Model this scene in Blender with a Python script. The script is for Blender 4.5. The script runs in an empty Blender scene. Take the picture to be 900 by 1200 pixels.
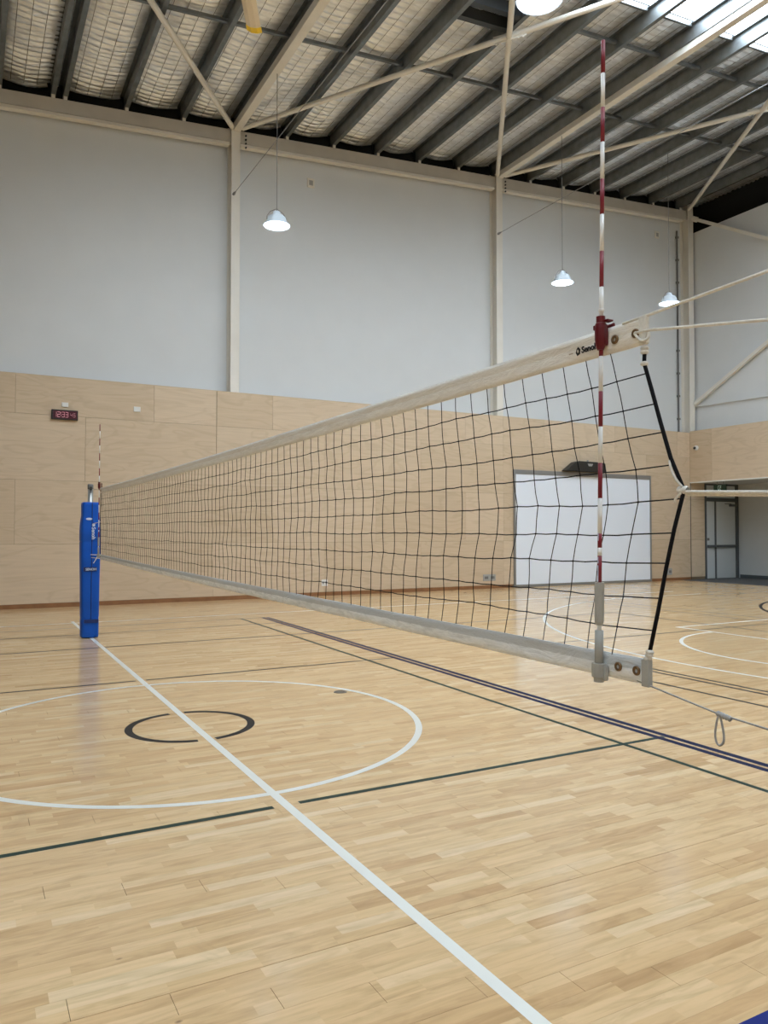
import bpy, bmesh, math, random
from mathutils import Vector, Matrix

random.seed(7)
S = bpy.context.scene
COL = S.collection

# ------------------------------------------------------------------ camera, world, exposure
YAW, PITCH, FPX, EYE = 0.4973, 0.0256, 899.6, 1.49
cam_d = bpy.data.cameras.new('camera')
cam = bpy.data.objects.new('camera', cam_d)
COL.objects.link(cam)
cam_d.sensor_fit = 'VERTICAL'
cam_d.sensor_height = 24.0
cam_d.lens = FPX / 1200.0 * 24.0
cam_d.clip_start = 0.05
cam_d.clip_end = 200
cam.location = (0, 0, EYE)
cam.rotation_euler = (math.pi / 2 + PITCH, 0, -YAW)
S.camera = cam

world = bpy.data.worlds.new('world')
S.world = world
world.use_nodes = True
world.node_tree.nodes['Background'].inputs[0].default_value = (0.55, 0.72, 1.0, 1)
world.node_tree.nodes['Background'].inputs[1].default_value = 1.0

S.view_settings.view_transform = 'Standard'
S.view_settings.look = 'None'
S.view_settings.gamma = 1
S.view_settings.use_curve_mapping = False
S.view_settings.exposure = 0.0
S.cycles.use_denoising = True
S.cycles.max_bounces = 8
S.cycles.diffuse_bounces = 5
S.cycles.glossy_bounces = 4
S.cycles.sample_clamp_indirect = 6.0
S.cycles.caustics_reflective = False
S.cycles.caustics_refractive = False

LAMP_E = 16.0        # lamp diffuser radiance
SKY_E = 13.0          # daylight through the translucent roof sheets

# ------------------------------------------------------------------ dimensions (metres)
D = 16.42            # face of the plywood on the back wall
DU = 16.76           # cladding above it
X0 = 1.548           # net line / court centre line
CY = 5.93            # court centre
XR = 19.75           # right wall (bulkhead face)
XRU = 20.10          # cladding above the bulkhead
XL, YF = -16.6, -6.0
ZW = 4.56            # top of the plywood
ZB, ZBT = 3.03, 4.60 # bulkhead bottom / top
def zbeam(x): return 10.10 + 0.0768 * x      # top of the raking beam on the back wall
def zpur(x): return zbeam(x) + 0.08          # underside of purlins
COLX = [-16.4, -9.39, -2.11, 5.17, 12.46, 19.9]

# ------------------------------------------------------------------ materials
def new_mat(name):
    m = bpy.data.materials.new(name)
    m.use_nodes = True
    nt = m.node_tree
    return m, nt, nt.nodes['Principled BSDF']

def plain(name, col, rough=0.5, metal=0.0, spec=0.5, var=0.0, scale=8.0, bump=0.0):
    m, nt, b = new_mat(name)
    b.inputs['Base Color'].default_value = (*col, 1)
    b.inputs['Roughness'].default_value = rough
    b.inputs['Metallic'].default_value = metal
    b.inputs['Specular IOR Level'].default_value = spec
    if var > 0 or bump > 0:
        tc = nt.nodes.new('ShaderNodeTexCoord')
        n = nt.nodes.new('ShaderNodeTexNoise')
        n.inputs['Scale'].default_value = scale
        n.inputs['Detail'].default_value = 4
        nt.links.new(tc.outputs['Object'], n.inputs['Vector'])
        if var > 0:
            r = nt.nodes.new('ShaderNodeValToRGB')
            r.color_ramp.elements[0].position = 0.3
            r.color_ramp.elements[1].position = 0.7
            r.color_ramp.elements[0].color = (*[c * (1 - var) for c in col], 1)
            r.color_ramp.elements[1].color = (*[min(1, c * (1 + var)) for c in col], 1)
            nt.links.new(n.outputs['Fac'], r.inputs['Fac'])
            nt.links.new(r.outputs['Color'], b.inputs['Base Color'])
        if bump > 0:
            bp = nt.nodes.new('ShaderNodeBump')
            bp.inputs['Strength'].default_value = bump
            bp.inputs['Distance'].default_value = 0.01
            nt.links.new(n.outputs['Fac'], bp.inputs['Height'])
            nt.links.new(bp.outputs['Normal'], b.inputs['Normal'])
    return m

def emitter(name, col, strength):
    m, nt, b = new_mat(name)
    b.inputs['Base Color'].default_value = (0.8, 0.8, 0.8, 1)
    b.inputs['Emission Color'].default_value = (*col, 1)
    b.inputs['Emission Strength'].default_value = strength
    return m

class NB:
    """small helper for wiring math nodes"""
    def __init__(s, nt): s.nt = nt
    def n(s, t, **kw):
        nd = s.nt.nodes.new(t)
        for k, v in kw.items(): setattr(nd, k, v)
        return nd
    def put(s, sock, v):
        if isinstance(v, bpy.types.NodeSocket): s.nt.links.new(v, sock)
        else: sock.default_value = v
    def m(s, op, a, b=None, c=None):
        nd = s.n('ShaderNodeMath', operation=op)
        s.put(nd.inputs[0], a)
        if b is not None: s.put(nd.inputs[1], b)
        if c is not None: s.put(nd.inputs[2], c)
        return nd.outputs[0]
    def vec(s, x, y, z=0.0):
        nd = s.n('ShaderNodeCombineXYZ')
        s.put(nd.inputs[0], x); s.put(nd.inputs[1], y); s.put(nd.inputs[2], z)
        return nd.outputs[0]
    def noise(s, v, scale=1.0, detail=3.0, rough=0.5, dist=0.0):
        nd = s.n('ShaderNodeTexNoise')
        s.put(nd.inputs['Vector'], v)
        nd.inputs['Scale'].default_value = scale
        nd.inputs['Detail'].default_value = detail
        nd.inputs['Roughness'].default_value = rough
        nd.inputs['Distortion'].default_value = dist
        return nd.outputs['Fac']
    def white(s, v):
        nd = s.n('ShaderNodeTexWhiteNoise', noise_dimensions='3D')
        s.put(nd.inputs['Vector'], v)
        return nd.outputs['Value']
    def ramp(s, fac, stops):
        nd = s.n('ShaderNodeValToRGB')
        cr = nd.color_ramp
        while len(cr.elements) < len(stops): cr.elements.new(0.5)
        for e, (p, c) in zip(cr.elements, stops):
            e.position = p
            e.color = (*c, 1)
        s.put(nd.inputs['Fac'], fac)
        return nd.outputs['Color']
    def mix(s, fac, a, b, blend='MIX'):
        nd = s.n('ShaderNodeMix', data_type='RGBA', blend_type=blend)
        s.put(nd.inputs[0], fac)
        s.put(nd.inputs[6], a if isinstance(a, bpy.types.NodeSocket) else (*a, 1))
        s.put(nd.inputs[7], b if isinstance(b, bpy.types.NodeSocket) else (*b, 1))
        return nd.outputs[2]

Y_SEAM, ROW_W = 2.543, 0.1265
def mat_floor():
    m, nt, b = new_mat('floor_timber')
    q = NB(nt)
    g = q.n('ShaderNodeNewGeometry')
    sp = q.n('ShaderNodeSeparateXYZ')
    nt.links.new(g.outputs['Position'], sp.inputs[0])
    x, y = sp.outputs[0], sp.outputs[1]
    strip = q.m('FLOOR', q.m('DIVIDE', q.m('SUBTRACT', y, Y_SEAM), ROW_W / 2))
    r1 = q.white(q.vec(strip, 3.7))
    u = q.m('ADD', q.m('DIVIDE', x, 0.43), q.m('MULTIPLY', r1, 37.0))
    u = q.m('ADD', u, q.m('MULTIPLY', q.m('SINE', q.m('MULTIPLY', u, 1.7)), 0.33))
    stave = q.m('FLOOR', u)
    tone = q.white(q.vec(strip, stave, 1.3))
    tone2 = q.white(q.vec(strip, stave, 9.1))
    col = q.ramp(tone, [(0.0, (0.60, 0.38, 0.188)), (0.06, (0.66, 0.435, 0.225)), (0.45, (0.715, 0.488, 0.262)),
                        (0.85, (0.75, 0.525, 0.292)), (1.0, (0.785, 0.585, 0.355))])
    gx = q.m('ADD', x, q.m('MULTIPLY', tone2, 31.0))
    gv = q.vec(q.m('MULTIPLY', gx, 2.2), q.m('MULTIPLY', y, 38.0), q.m('MULTIPLY', tone, 5.0))
    grain = q.noise(gv, 1.0, 4.0, 0.6, 0.6)
    col = q.mix(1.0, col, q.ramp(grain, [(0.28, (0.89, 0.88, 0.85)), (0.62, (1.03, 1.03, 1.02))]), 'MULTIPLY')
    blotch = q.noise(q.vec(q.m('MULTIPLY', gx, 3.0), q.m('MULTIPLY', y, 14.0), 0.0), 1.0, 3.0, 0.6, 1.0)
    col = q.mix(1.0, col, q.ramp(blotch, [(0.32, (0.86, 0.84, 0.81)), (0.52, (1.0, 1.0, 1.0)), (0.75, (1.05, 1.05, 1.06))]), 'MULTIPLY')
    # knots and mineral specks
    vor = q.n('ShaderNodeTexVoronoi', feature='F1')
    q.put(vor.inputs['Vector'], q.vec(q.m('MULTIPLY', x, 2.3), q.m('MULTIPLY', y, 3.9), 0.0))
    vor.inputs['Scale'].default_value = 1.0
    col = q.mix(q.ramp(vor.outputs['Distance'], [(0.012, (0.75, 0.75, 0.75)), (0.035, (0, 0, 0))]), col, (0.20, 0.12, 0.07))
    scuff = q.noise(q.vec(q.m('MULTIPLY', x, 1.1), q.m('MULTIPLY', y, 1.5), 3.0), 1.0, 5.0, 0.7, 1.5)
    col = q.mix(1.0, col, q.ramp(scuff, [(0.60, (1.0, 1.0, 1.0)), (0.74, (0.86, 0.86, 0.86))]), 'MULTIPLY')
    nt.links.new(col, b.inputs['Base Color'])
    rr = q.noise(q.vec(q.m('MULTIPLY', x, 1.2), q.m('MULTIPLY', strip, 0.9), 0.0), 1.0, 2.0)
    nt.links.new(q.m('ADD', q.m('MULTIPLY', rr, 0.12), 0.11), b.inputs['Roughness'])
    b.inputs['Specular IOR Level'].default_value = 0.5
    return m

def mat_ply():
    m, nt, b = new_mat('birch_plywood')
    q = NB(nt)
    g = q.n('ShaderNodeNewGeometry')
    oi = q.n('ShaderNodeObjectInfo')
    sp = q.n('ShaderNodeSeparateXYZ')
    nt.links.new(g.outputs['Position'], sp.inputs[0])
    rnd = oi.outputs['Random']
    along = q.m('ADD', q.m('ADD', sp.outputs[0], sp.outputs[1]), q.m('MULTIPLY', rnd, 53.0))
    z = q.m('ADD', sp.outputs[2], q.m('MULTIPLY', rnd, 17.0))
    big = q.noise(q.vec(q.m('MULTIPLY', along, 0.55), q.m('MULTIPLY', z, 2.1), rnd), 1.0, 2.0, 0.5, 0.8)
    rings = q.m('SINE', q.m('MULTIPLY', big, 40.0))
    fine = q.noise(q.vec(q.m('MULTIPLY', along, 1.6), q.m('MULTIPLY', z, 26.0), rnd), 1.0, 4.0, 0.65)
    col = q.ramp(rnd, [(0.0, (0.60, 0.475, 0.337)), (0.5, (0.635, 0.508, 0.367)), (1.0, (0.67, 0.54, 0.397))])
    col = q.mix(1.0, col, q.ramp(q.m('ADD', q.m('MULTIPLY', rings, 0.5), 0.5),
                                 [(0.0, (0.935, 0.925, 0.905)), (0.30, (1.0, 1.0, 1.0))]), 'MULTIPLY')
    col = q.mix(1.0, col, q.ramp(fine, [(0.3, (0.94, 0.935, 0.92)), (0.65, (1.03, 1.03, 1.02))]), 'MULTIPLY')
    nt.links.new(col, b.inputs['Base Color'])
    b.inputs['Roughness'].default_value = 0.55
    b.inputs['Specular IOR Level'].default_value = 0.25
    return m

def mat_foil():
    m, nt, b = new_mat('foil_insulation')
    q = NB(nt)
    g = q.n('ShaderNodeNewGeometry')
    sp = q.n('ShaderNodeSeparateXYZ')
    nt.links.new(g.outputs['Position'], sp.inputs[0])
    n1 = q.noise(q.vec(q.m('MULTIPLY', sp.outputs[0], 2.4), q.m('MULTIPLY', sp.outputs[1], 9.0), 0.0), 1.0, 5.0, 0.6, 0.7)
    col = q.ramp(n1, [(0.25, (0.64, 0.67, 0.70)), (0.6, (0.86, 0.90, 0.94))])
    nt.links.new(col, b.inputs['Base Color'])
    b.inputs['Metallic'].default_value = 0.72
    b.inputs['Roughness'].default_value = 0.36
    bp = q.n('ShaderNodeBump')
    bp.inputs['Strength'].default_value = 0.7
    bp.inputs['Distance'].default_value = 0.03
    nt.links.new(n1, bp.inputs['Height'])
    nt.links.new(bp.outputs['Normal'], b.inputs['Normal'])
    return m

def mat_band(name, c1, c2, stain, base, lo, hi):
    """net tape; base = height of the tape's lower edge as (start, slope, sag) along the net, stained between lo and hi above it"""
    m, nt, b = new_mat(name)
    q = NB(nt)
    g = q.n('ShaderNodeNewGeometry')
    sp = q.n('ShaderNodeSeparateXYZ')
    nt.links.new(g.outputs['Position'], sp.inputs[0])
    y, z = sp.outputs[1], sp.outputs[2]
    t = q.m('DIVIDE', q.m('SUBTRACT', y, 1.42), 9.28)
    sag = q.m('MULTIPLY', q.m('MULTIPLY', t, q.m('SUBTRACT', 1.0, t)), 4 * base[2])
    rel = q.m('SUBTRACT', q.m('ADD', q.m('SUBTRACT', z, base[0]), sag), q.m('MULTIPLY', t, base[1]))
    n1 = q.noise(q.vec(sp.outputs[0], q.m('MULTIPLY', y, 9.0), q.m('MULTIPLY', z, 40.0)), 1.0, 5.0, 0.7, 1.2)
    col = q.ramp(n1, [(0.32, c1), (0.62, c2)])
    mid, half = (lo + hi) / 2, (hi - lo) / 2
    d = q.m('DIVIDE', q.m('ABSOLUTE', q.m('SUBTRACT', rel, mid)), half)
    d = q.m('ADD', d, q.m('MULTIPLY', q.m('SUBTRACT', n1, 0.5), 0.5))
    col = q.mix(q.ramp(d, [(0.85, (0.85, 0.85, 0.85)), (1.05, (0, 0, 0))]), col, stain)
    nt.links.new(col, b.inputs['Base Color'])
    b.inputs['Roughness'].default_value = 0.55
    bp = q.n('ShaderNodeBump')
    bp.inputs['Strength'].default_value = 0.8
    bp.inputs['Distance'].default_value = 0.008
    nt.links.new(n1, bp.inputs['Height'])
    nt.links.new(bp.outputs['Normal'], b.inputs['Normal'])
    return m

M = {}
M['floor'] = mat_floor()
M['ply'] = mat_ply()
M['foil'] = mat_foil()
M['sub'] = plain('subfloor_board', (0.20, 0.13, 0.075), 0.8)  # dark brown slab under the floor boards
M['plyback'] = plain('ply_backing', (0.22, 0.16, 0.10), 0.8)
M['clad'] = plain('painted_cladding', (0.665, 0.69, 0.705), 0.55, spec=0.3, var=0.015, scale=1.5)
M['steel_w'] = plain('off_white_steel', (0.76, 0.735, 0.675), 0.45, var=0.03, scale=3)
M['beam'] = plain('greyed_beam_paint', (0.56, 0.53, 0.475), 0.55, var=0.06, scale=2)
M['galv'] = plain('galvanised_steel', (0.19, 0.205, 0.21), 0.42, metal=0.65, var=0.15, scale=6)
M['darksteel'] = plain('dark_steel', (0.055, 0.062, 0.068), 0.5, metal=0.4)
M['black'] = plain('black_gap_shade', (0.012, 0.012, 0.012), 0.9)  # flat black standing in for shade in the roof gaps
M['deck'] = plain('roof_deck', (0.10, 0.10, 0.10), 0.8)
M['wire'] = plain('mesh_wire', (0.10, 0.10, 0.10), 0.6, metal=0.3)
M['skirt'] = plain('red_timber_skirting', (0.27, 0.125, 0.052), 0.4, var=0.15, scale=5)
M['skirt_d'] = plain('grey_skirting', (0.075, 0.09, 0.095), 0.5)
M['carpet'] = plain('dark_grey_carpet', (0.075, 0.078, 0.08), 0.95, var=0.2, scale=60)
M['line_w'] = plain('white_line_paint', (0.78, 0.775, 0.715), 0.3, var=0.02, scale=3)
M['line_g'] = plain('dark_green_line_paint', (0.028, 0.050, 0.038), 0.5, spec=0.12)
M['line_b'] = plain('navy_line_paint', (0.009, 0.014, 0.055), 0.5, spec=0.12)
M['line_bb'] = plain('royal_blue_line_paint', (0.006, 0.018, 0.16), 0.5, spec=0.12)
M['line_k'] = plain('black_line_paint', (0.030, 0.027, 0.025), 0.5, spec=0.12)
M['cord'] = plain('black_net_cord', (0.010, 0.010, 0.012), 0.8, spec=0.1)
M['rope'] = plain('white_rope', (0.72, 0.70, 0.64), 0.75, var=0.1, scale=90)
M['rope_g'] = plain('grey_wire_rope', (0.33, 0.325, 0.31), 0.6, var=0.15, scale=90)
M['band_t'] = mat_band('net_tape_top', (0.78, 0.75, 0.69), (0.88, 0.86, 0.80), (0.74, 0.68, 0.575), (2.052 - .073, .018, .020), 0.040, 0.066)
M['band_b'] = mat_band('net_tape_bottom', (0.66, 0.69, 0.70), (0.90, 0.92, 0.93), (0.48, 0.495, 0.49), (1.094, .032, .012), 0.034, 0.075)
M['red'] = plain('antenna_red', (0.20, 0.004, 0.018), 0.4)
M['redclamp'] = plain('clamp_dark_red', (0.115, 0.002, 0.007), 0.35)
M['white'] = plain('antenna_white', (0.76, 0.76, 0.74), 0.35)
M['sleeve'] = plain('grey_sleeve', (0.36, 0.36, 0.33), 0.6, var=0.06, scale=40)
M['brass'] = plain('brass_eyelet', (0.20, 0.125, 0.065), 0.4, metal=0.8)
M['ink'] = plain('black_ink', (0.012, 0.012, 0.014), 0.6)
M['ink_t'] = plain('tan_ink', (0.45, 0.38, 0.30), 0.6)
M['blue'] = plain('blue_vinyl', (0.003, 0.085, 0.48), 0.5, spec=0.25, var=0.12, scale=3, bump=0.15)
M['blue_d'] = plain('blue_seam', (0.003, 0.022, 0.13), 0.5)
M['print_w'] = plain('pale_print', (0.55, 0.66, 0.85), 0.5)
M['pole'] = plain('brushed_pole', (0.42, 0.42, 0.40), 0.35, metal=0.7)
M['blackpl'] = plain('black_plastic', (0.018, 0.017, 0.015), 0.45)
M['frame'] = plain('grey_aluminium', (0.30, 0.30, 0.30), 0.4, metal=0.5)
M['board'] = plain('white_board_surface', (0.82, 0.885, 0.985), 0.28, spec=0.5)
M['plate_g'] = plain('grey_socket_plate', (0.36, 0.36, 0.35), 0.4)
M['plate_d'] = plain('dark_socket_insert', (0.16, 0.16, 0.16), 0.5)
M['plate_w'] = plain('white_plastic', (0.78, 0.78, 0.76), 0.4)
M['shade'] = plain('pale_enamel_shade', (0.72, 0.80, 0.87), 0.35)
M['led'] = emitter('led_diffuser', (0.68, 0.86, 1.05), LAMP_E)
M['sky'] = emitter('daylit_roof_sheet', (0.80, 0.92, 1.03), SKY_E)
M['digit'] = emitter('red_led_digit', (1.0, 0.02, 0.16), 0.65)
M['clockface'] = plain('clock_red_filter', (0.055, 0.003, 0.012), 0.3)
M['fan'] = plain('cream_fan_blade', (0.78, 0.70, 0.56), 0.45)
M['yellow'] = plain('yellow_tip', (0.95, 0.68, 0.005), 0.4)
M['door'] = plain('grey_door_paint', (0.58, 0.625, 0.64), 0.45)
M['door_f'] = plain('dark_door_frame', (0.085, 0.095, 0.10), 0.45)
M['recess'] = plain('recess_wall_paint', (0.58, 0.60, 0.60), 0.6, var=0.02, scale=2)
M['green'] = plain('exit_sign_green', (0.003, 0.035, 0.018), 0.35)
M['green_w'] = plain('exit_sign_pale', (0.55, 0.75, 0.72), 0.4)
M['floordisc'] = plain('dull_metal_cover', (0.13, 0.115, 0.095), 0.45, metal=0.5)

# ------------------------------------------------------------------ mesh helpers
def origin_of(o):
    v = Vector((0, 0, 0))
    while o is not None:
        v += o.location
        o = o.parent
    return v

def link(name, me, mat, parent=None, smooth=False):
    """link a mesh given in world coordinates; parts become relative to their thing's origin"""
    if mat is not None: me.materials.append(mat)
    if parent is not None:
        me.transform(Matrix.Translation(-origin_of(parent)))
    if smooth:
        for p in me.polygons: p.use_smooth = True
    o = bpy.data.objects.new(name, me)
    COL.objects.link(o)
    if parent is not None: o.parent = parent
    return o

def obj(name, bm, mat, parent=None, smooth=False):
    me = bpy.data.meshes.new(name)
    bm.normal_update()
    bm.to_mesh(me)
    bm.free()
    return link(name, me, mat, parent, smooth)

def py_obj(name, vs, fs, mat, parent=None, smooth=False):
    me = bpy.data.meshes.new(name)
    me.from_pydata(vs, [], fs)
    me.update()
    return link(name, me, mat, parent, smooth)

def tag(o, label=None, cat=None, group=None, kind=None):
    if label: o['label'] = label
    if cat: o['category'] = cat
    if group: o['group'] = group
    if kind: o['kind'] = kind
    return o

def thing(name, label, cat, loc, group=None):
    o = bpy.data.objects.new(name, None)
    o.empty_display_size = 0.1
    COL.objects.link(o)
    o.location = loc
    return tag(o, label, cat, group)

def copy_tree(o, parent=None):
    c = o.copy()
    COL.objects.link(c)
    if parent is not None: c.parent = parent
    for ch in list(o.children): copy_tree(ch, c)
    return c

def box(bm, a, b, bev=0.0):
    x0, x1 = sorted((a[0], b[0])); y0, y1 = sorted((a[1], b[1])); z0, z1 = sorted((a[2], b[2]))
    v = [bm.verts.new(p) for p in ((x0, y0, z0), (x1, y0, z0), (x1, y1, z0), (x0, y1, z0),
                                   (x0, y0, z1), (x1, y0, z1), (x1, y1, z1), (x0, y1, z1))]
    fs = [bm.faces.new([v[i] for i in f]) for f in
          ((3, 2, 1, 0), (4, 5, 6, 7), (0, 1, 5, 4), (1, 2, 6, 5), (2, 3, 7, 6), (3, 0, 4, 7))]
    if bev > 0:
        es = list({e for f in fs for e in f.edges})
        bmesh.ops.bevel(bm, geom=es, offset=bev, segments=1, affect='EDGES')
    return bm

def B(a, b, bev=0.0):
    return box(bmesh.new(), a, b, bev)

def bar(bm, p, q, w, h, up=(0, 0, 1)):
    """rectangular bar from p to q"""
    p, q = Vector(p), Vector(q)
    d = (q - p).normalized()
    s = d.cross(Vector(up))
    if s.length < 1e-5: s = d.cross(Vector((1, 0, 0)))
    s.normalize()
    u = s.cross(d)
    ring = [(-1, -1), (1, -1), (1, 1), (-1, 1)]
    a = [bm.verts.new(p + s * (i * w / 2) + u * (j * h / 2)) for i, j in ring]
    b = [bm.verts.new(q + s * (i * w / 2) + u * (j * h / 2)) for i, j in ring]
    for k in range(4):
        bm.faces.new((a[k], a[(k + 1) % 4], b[(k + 1) % 4], b[k]))
    bm.faces.new(a[::-1]); bm.faces.new(b)
    return bm

def tube(bm, pts, r, n=8, caps=True):
    pts = [Vector(p) for p in pts]
    rad = r if isinstance(r, (list, tuple)) else [r] * len(pts)
    rings = []
    prev = None
    for i, p in enumerate(pts):
        d = (pts[min(i + 1, len(pts) - 1)] - pts[max(i - 1, 0)]).normalized()
        if prev is None:
            s = d.cross(Vector((0, 0, 1)))
            if s.length < 1e-3: s = d.cross(Vector((1, 0, 0)))
        else:
            s = prev - d * prev.dot(d)
        s.normalize(); prev = s
        u = d.cross(s)
        rings.append([bm.verts.new(p + (s * math.cos(2 * math.pi * k / n) + u * math.sin(2 * math.pi * k / n)) * rad[i])
                      for k in range(n)])
    for a, b in zip(rings, rings[1:]):
        for k in range(n):
            bm.faces.new((a[k], a[(k + 1) % n], b[(k + 1) % n], b[k]))
    if caps:
        bm.faces.new(rings[0][::-1]); bm.faces.new(rings[-1])
    return bm

def lathe(bm, c, prof, n=32, axis='Z', cap0=False, cap1=False):
    """prof = [(radius, height)], c = centre"""
    rings = []
    for r, h in prof:
        ring = []
        for k in range(n):
            a = 2 * math.pi * k / n
            if axis == 'Z': p = (c[0] + r * math.cos(a), c[1] + r * math.sin(a), c[2] + h)
            elif axis == 'X': p = (c[0] + h, c[1] + r * math.cos(a), c[2] + r * math.sin(a))
            else: p = (c[0] + r * math.cos(a), c[1] + h, c[2] + r * math.sin(a))
            ring.append(bm.verts.new(p))
        rings.append(ring)
    for a, b in zip(rings, rings[1:]):
        for k in range(n):
            bm.faces.new((a[k], a[(k + 1) % n], b[(k + 1) % n], b[k]))
    if cap0: bm.faces.new(rings[0][::-1])
    if cap1: bm.faces.new(rings[-1])
    bmesh.ops.recalc_face_normals(bm, faces=bm.faces[:])
    return bm

def prism(bm, poly, off):
    a = [bm.verts.new(p) for p in poly]
    b = [bm.verts.new(Vector(p) + Vector(off)) for p in poly]
    n = len(a)
    bm.faces.new(a); bm.faces.new(b[::-1])
    for k in range(n):
        bm.faces.new((a[k], b[k], b[(k + 1) % n], a[(k + 1) % n]))
    bmesh.ops.recalc_face_normals(bm, faces=bm.faces[:])
    return bm

def text_bm(body, size, origin, xa, ya, depth=0.0008, bold=0.0, sx=1.0):
    cu = bpy.data.curves.new('lettering', 'FONT')
    cu.body = body
    cu.size = size
    cu.extrude = depth
    cu.offset = bold
    cu.resolution_u = 3
    o = bpy.data.objects.new('lettering', cu)
    COL.objects.link(o)
    dg = bpy.context.evaluated_depsgraph_get()
    me = bpy.data.meshes.new_from_object(o.evaluated_get(dg))
    bpy.data.objects.remove(o)
    bpy.data.curves.remove(cu)
    xa, ya = Vector(xa), Vector(ya)
    za = xa.cross(ya)
    mt = Matrix.Translation(origin) @ Matrix(((xa.x * sx, ya.x, za.x, 0), (xa.y * sx, ya.y, za.y, 0), (xa.z * sx, ya.z, za.z, 0), (0, 0, 0, 1)))
    me.transform(mt)
    bm = bmesh.new()
    bm.from_mesh(me)
    bpy.data.meshes.remove(me)
    return bm

# ================================================================== FLOOR
floor = obj('floor', B((XL, YF, -0.12), (22.3, 17.2, -0.022)), M['sub'])
tag(floor, 'glossy pale timber sports floor with painted court lines', kind='structure')

def in_view(P):
    d = Vector((math.sin(YAW) * math.cos(PITCH), math.cos(YAW) * math.cos(PITCH), math.sin(PITCH)))
    r = Vector((math.cos(YAW), -math.sin(YAW), 0))
    u = r.cross(d)
    v = Vector(P) - Vector((0, 0, EYE))
    z = v.dot(d)
    if z < 0.3: return None
    px, py = 450 + FPX * v.dot(r) / z, 600 - FPX * v.dot(u) / z
    return z if -5 < px < 905 and -5 < py < 1205 else None

BL = 2.08
X_END = 19.3
boards = []
r0 = int(math.floor((YF - Y_SEAM) / ROW_W)) + 1
r1 = int(math.ceil((D - Y_SEAM) / ROW_W))
for r in range(r0, r1):
    ya, yb = Y_SEAM + r * ROW_W, Y_SEAM + (r + 1) * ROW_W
    yb = min(yb, D + 0.03)
    x = 0.295 - 0.297 * r
    x -= math.ceil((x - XL) / BL) * BL
    while x < X_END:
        boards.append((max(x, XL), min(x + BL, X_END), ya, yb))
        x += BL
def seen(b):
    ds = []
    for i in range(9):
        t = i / 8
        for yy in (b[2] + 0.01, b[3] - 0.01):
            z = in_view((b[0] + (b[1] - b[0]) * t, yy, 0))
            if z: ds.append(z)
    return min(ds) if ds else None
dist = sorted((d, i) for i, d in ((i, seen(b)) for i, b in enumerate(boards)) if d)
near = {i for d, i in dist[:300]}
shared = {}
def gap(r): return (0.0003, 0.0004, 0.0003, 0.0007, 0.0003, 0.0005, 0.0003)[int(r) % 7]
rv, rf = [], []
for i, (xa, xb, ya, yb) in enumerate(boards):
    r = round((ya - Y_SEAM) / ROW_W)
    ga, gb = gap(r), gap(r + 1)
    if r in (0, -1):
        if r == 0: ga = 0.0017
        else: gb = 0.0017
    if i in near:
        L = round(xb - xa, 4)
        key = (L, round(ga, 5), round(gb, 5))
        if key not in shared:
            bm = bmesh.new()
            box(bm, (0.0009, ga, -0.022), (L - 0.0009, ROW_W - gb, 0))
            me = bpy.data.meshes.new('floor_board')
            bm.to_mesh(me); bm.free()
            me.materials.append(M['floor'])
            shared[key] = me
        o = bpy.data.objects.new('floor_board', shared[key])
        o.location = (xa, ya, 0)
        COL.objects.link(o)
        o.parent = floor
    else:
        k = len(rv)
        x0, x1, y0, y1 = xa + 0.0005, xb - 0.0005, ya + ga, yb - gb
        rv += [(x0, y0, 0), (x1, y0, 0), (x1, y1, 0), (x0, y1, 0), (x0, y0, -.022), (x1, y0, -.022), (x1, y1, -.022), (x0, y1, -.022)]
        rf += [(k, k + 1, k + 2, k + 3), (k, k + 4, k + 5, k + 1), (k + 1, k + 5, k + 6, k + 2), (k + 2, k + 6, k + 7, k + 3), (k + 3, k + 7, k + 4, k)]
rest = py_obj('floor_boards', rv, rf, M['floor'], floor)
rest['kind'] = 'stuff'
obj('carpet', B((X_END, YF, -0.022), (22.1, 17.0, 0.004)), M['carpet'], floor)['label'] = 'dark grey carpet under the bulkhead'

# ---- court lines: flat paint on the boards
def line_part(quads, z, mat, label):
    vs, fs = [], []
    for qd in quads:
        k = len(vs)
        vs += [(p[0], p[1], z) for p in qd]
        fs.append((k, k + 1, k + 2, k + 3))
    o = py_obj('court_line', vs, fs, mat, floor)
    o['label'] = label
    return o
def lx(y, xa, xb, w): return [(xa, y - w / 2), (xb, y - w / 2), (xb, y + w / 2), (xa, y + w / 2)]
def ly(x, ya, yb, w, x2=None):
    x2 = x if x2 is None else x2
    return [(x - w / 2, ya), (x + w / 2, ya), (x2 + w / 2, yb), (x2 - w / 2, yb)]
def arc(c, r, w, a0, a1, n=64):
    out = []
    for i in range(n):
        p, q = a0 + (a1 - a0) * i / n, a0 + (a1 - a0) * (i + 1) / n
        ri, ro = r - w, r
        out.append([(c[0] + ri * math.cos(p), c[1] + ri * math.sin(p)), (c[0] + ro * math.cos(p), c[1] + ro * math.sin(p)),
                    (c[0] + ro * math.cos(q), c[1] + ro * math.sin(q)), (c[0] + ri * math.cos(q), c[1] + ri * math.sin(q))])
    return out
TAU = 2 * math.pi
ZL = 0.0006
line_part([ly(X0, -1.7, 13.70, 0.052)], ZL + .0006, M['line_w'], 'white centre line running under the net')
line_part(arc((1.529, CY), 1.777, 0.05, 0, TAU, 128), ZL + .0004, M['line_w'], 'large white centre circle')
a_gap = math.asin(0.05 / 0.45)
line_part(arc((1.529, CY), 0.485, 0.058, -math.pi / 2 + a_gap + .03, math.pi / 2 - a_gap - .02) +
          arc((1.529, CY), 0.485, 0.058, math.pi / 2 + a_gap + .02, 1.5 * math.pi - a_gap - .03), ZL, M['line_k'], 'small black circle at the court centre')
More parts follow.
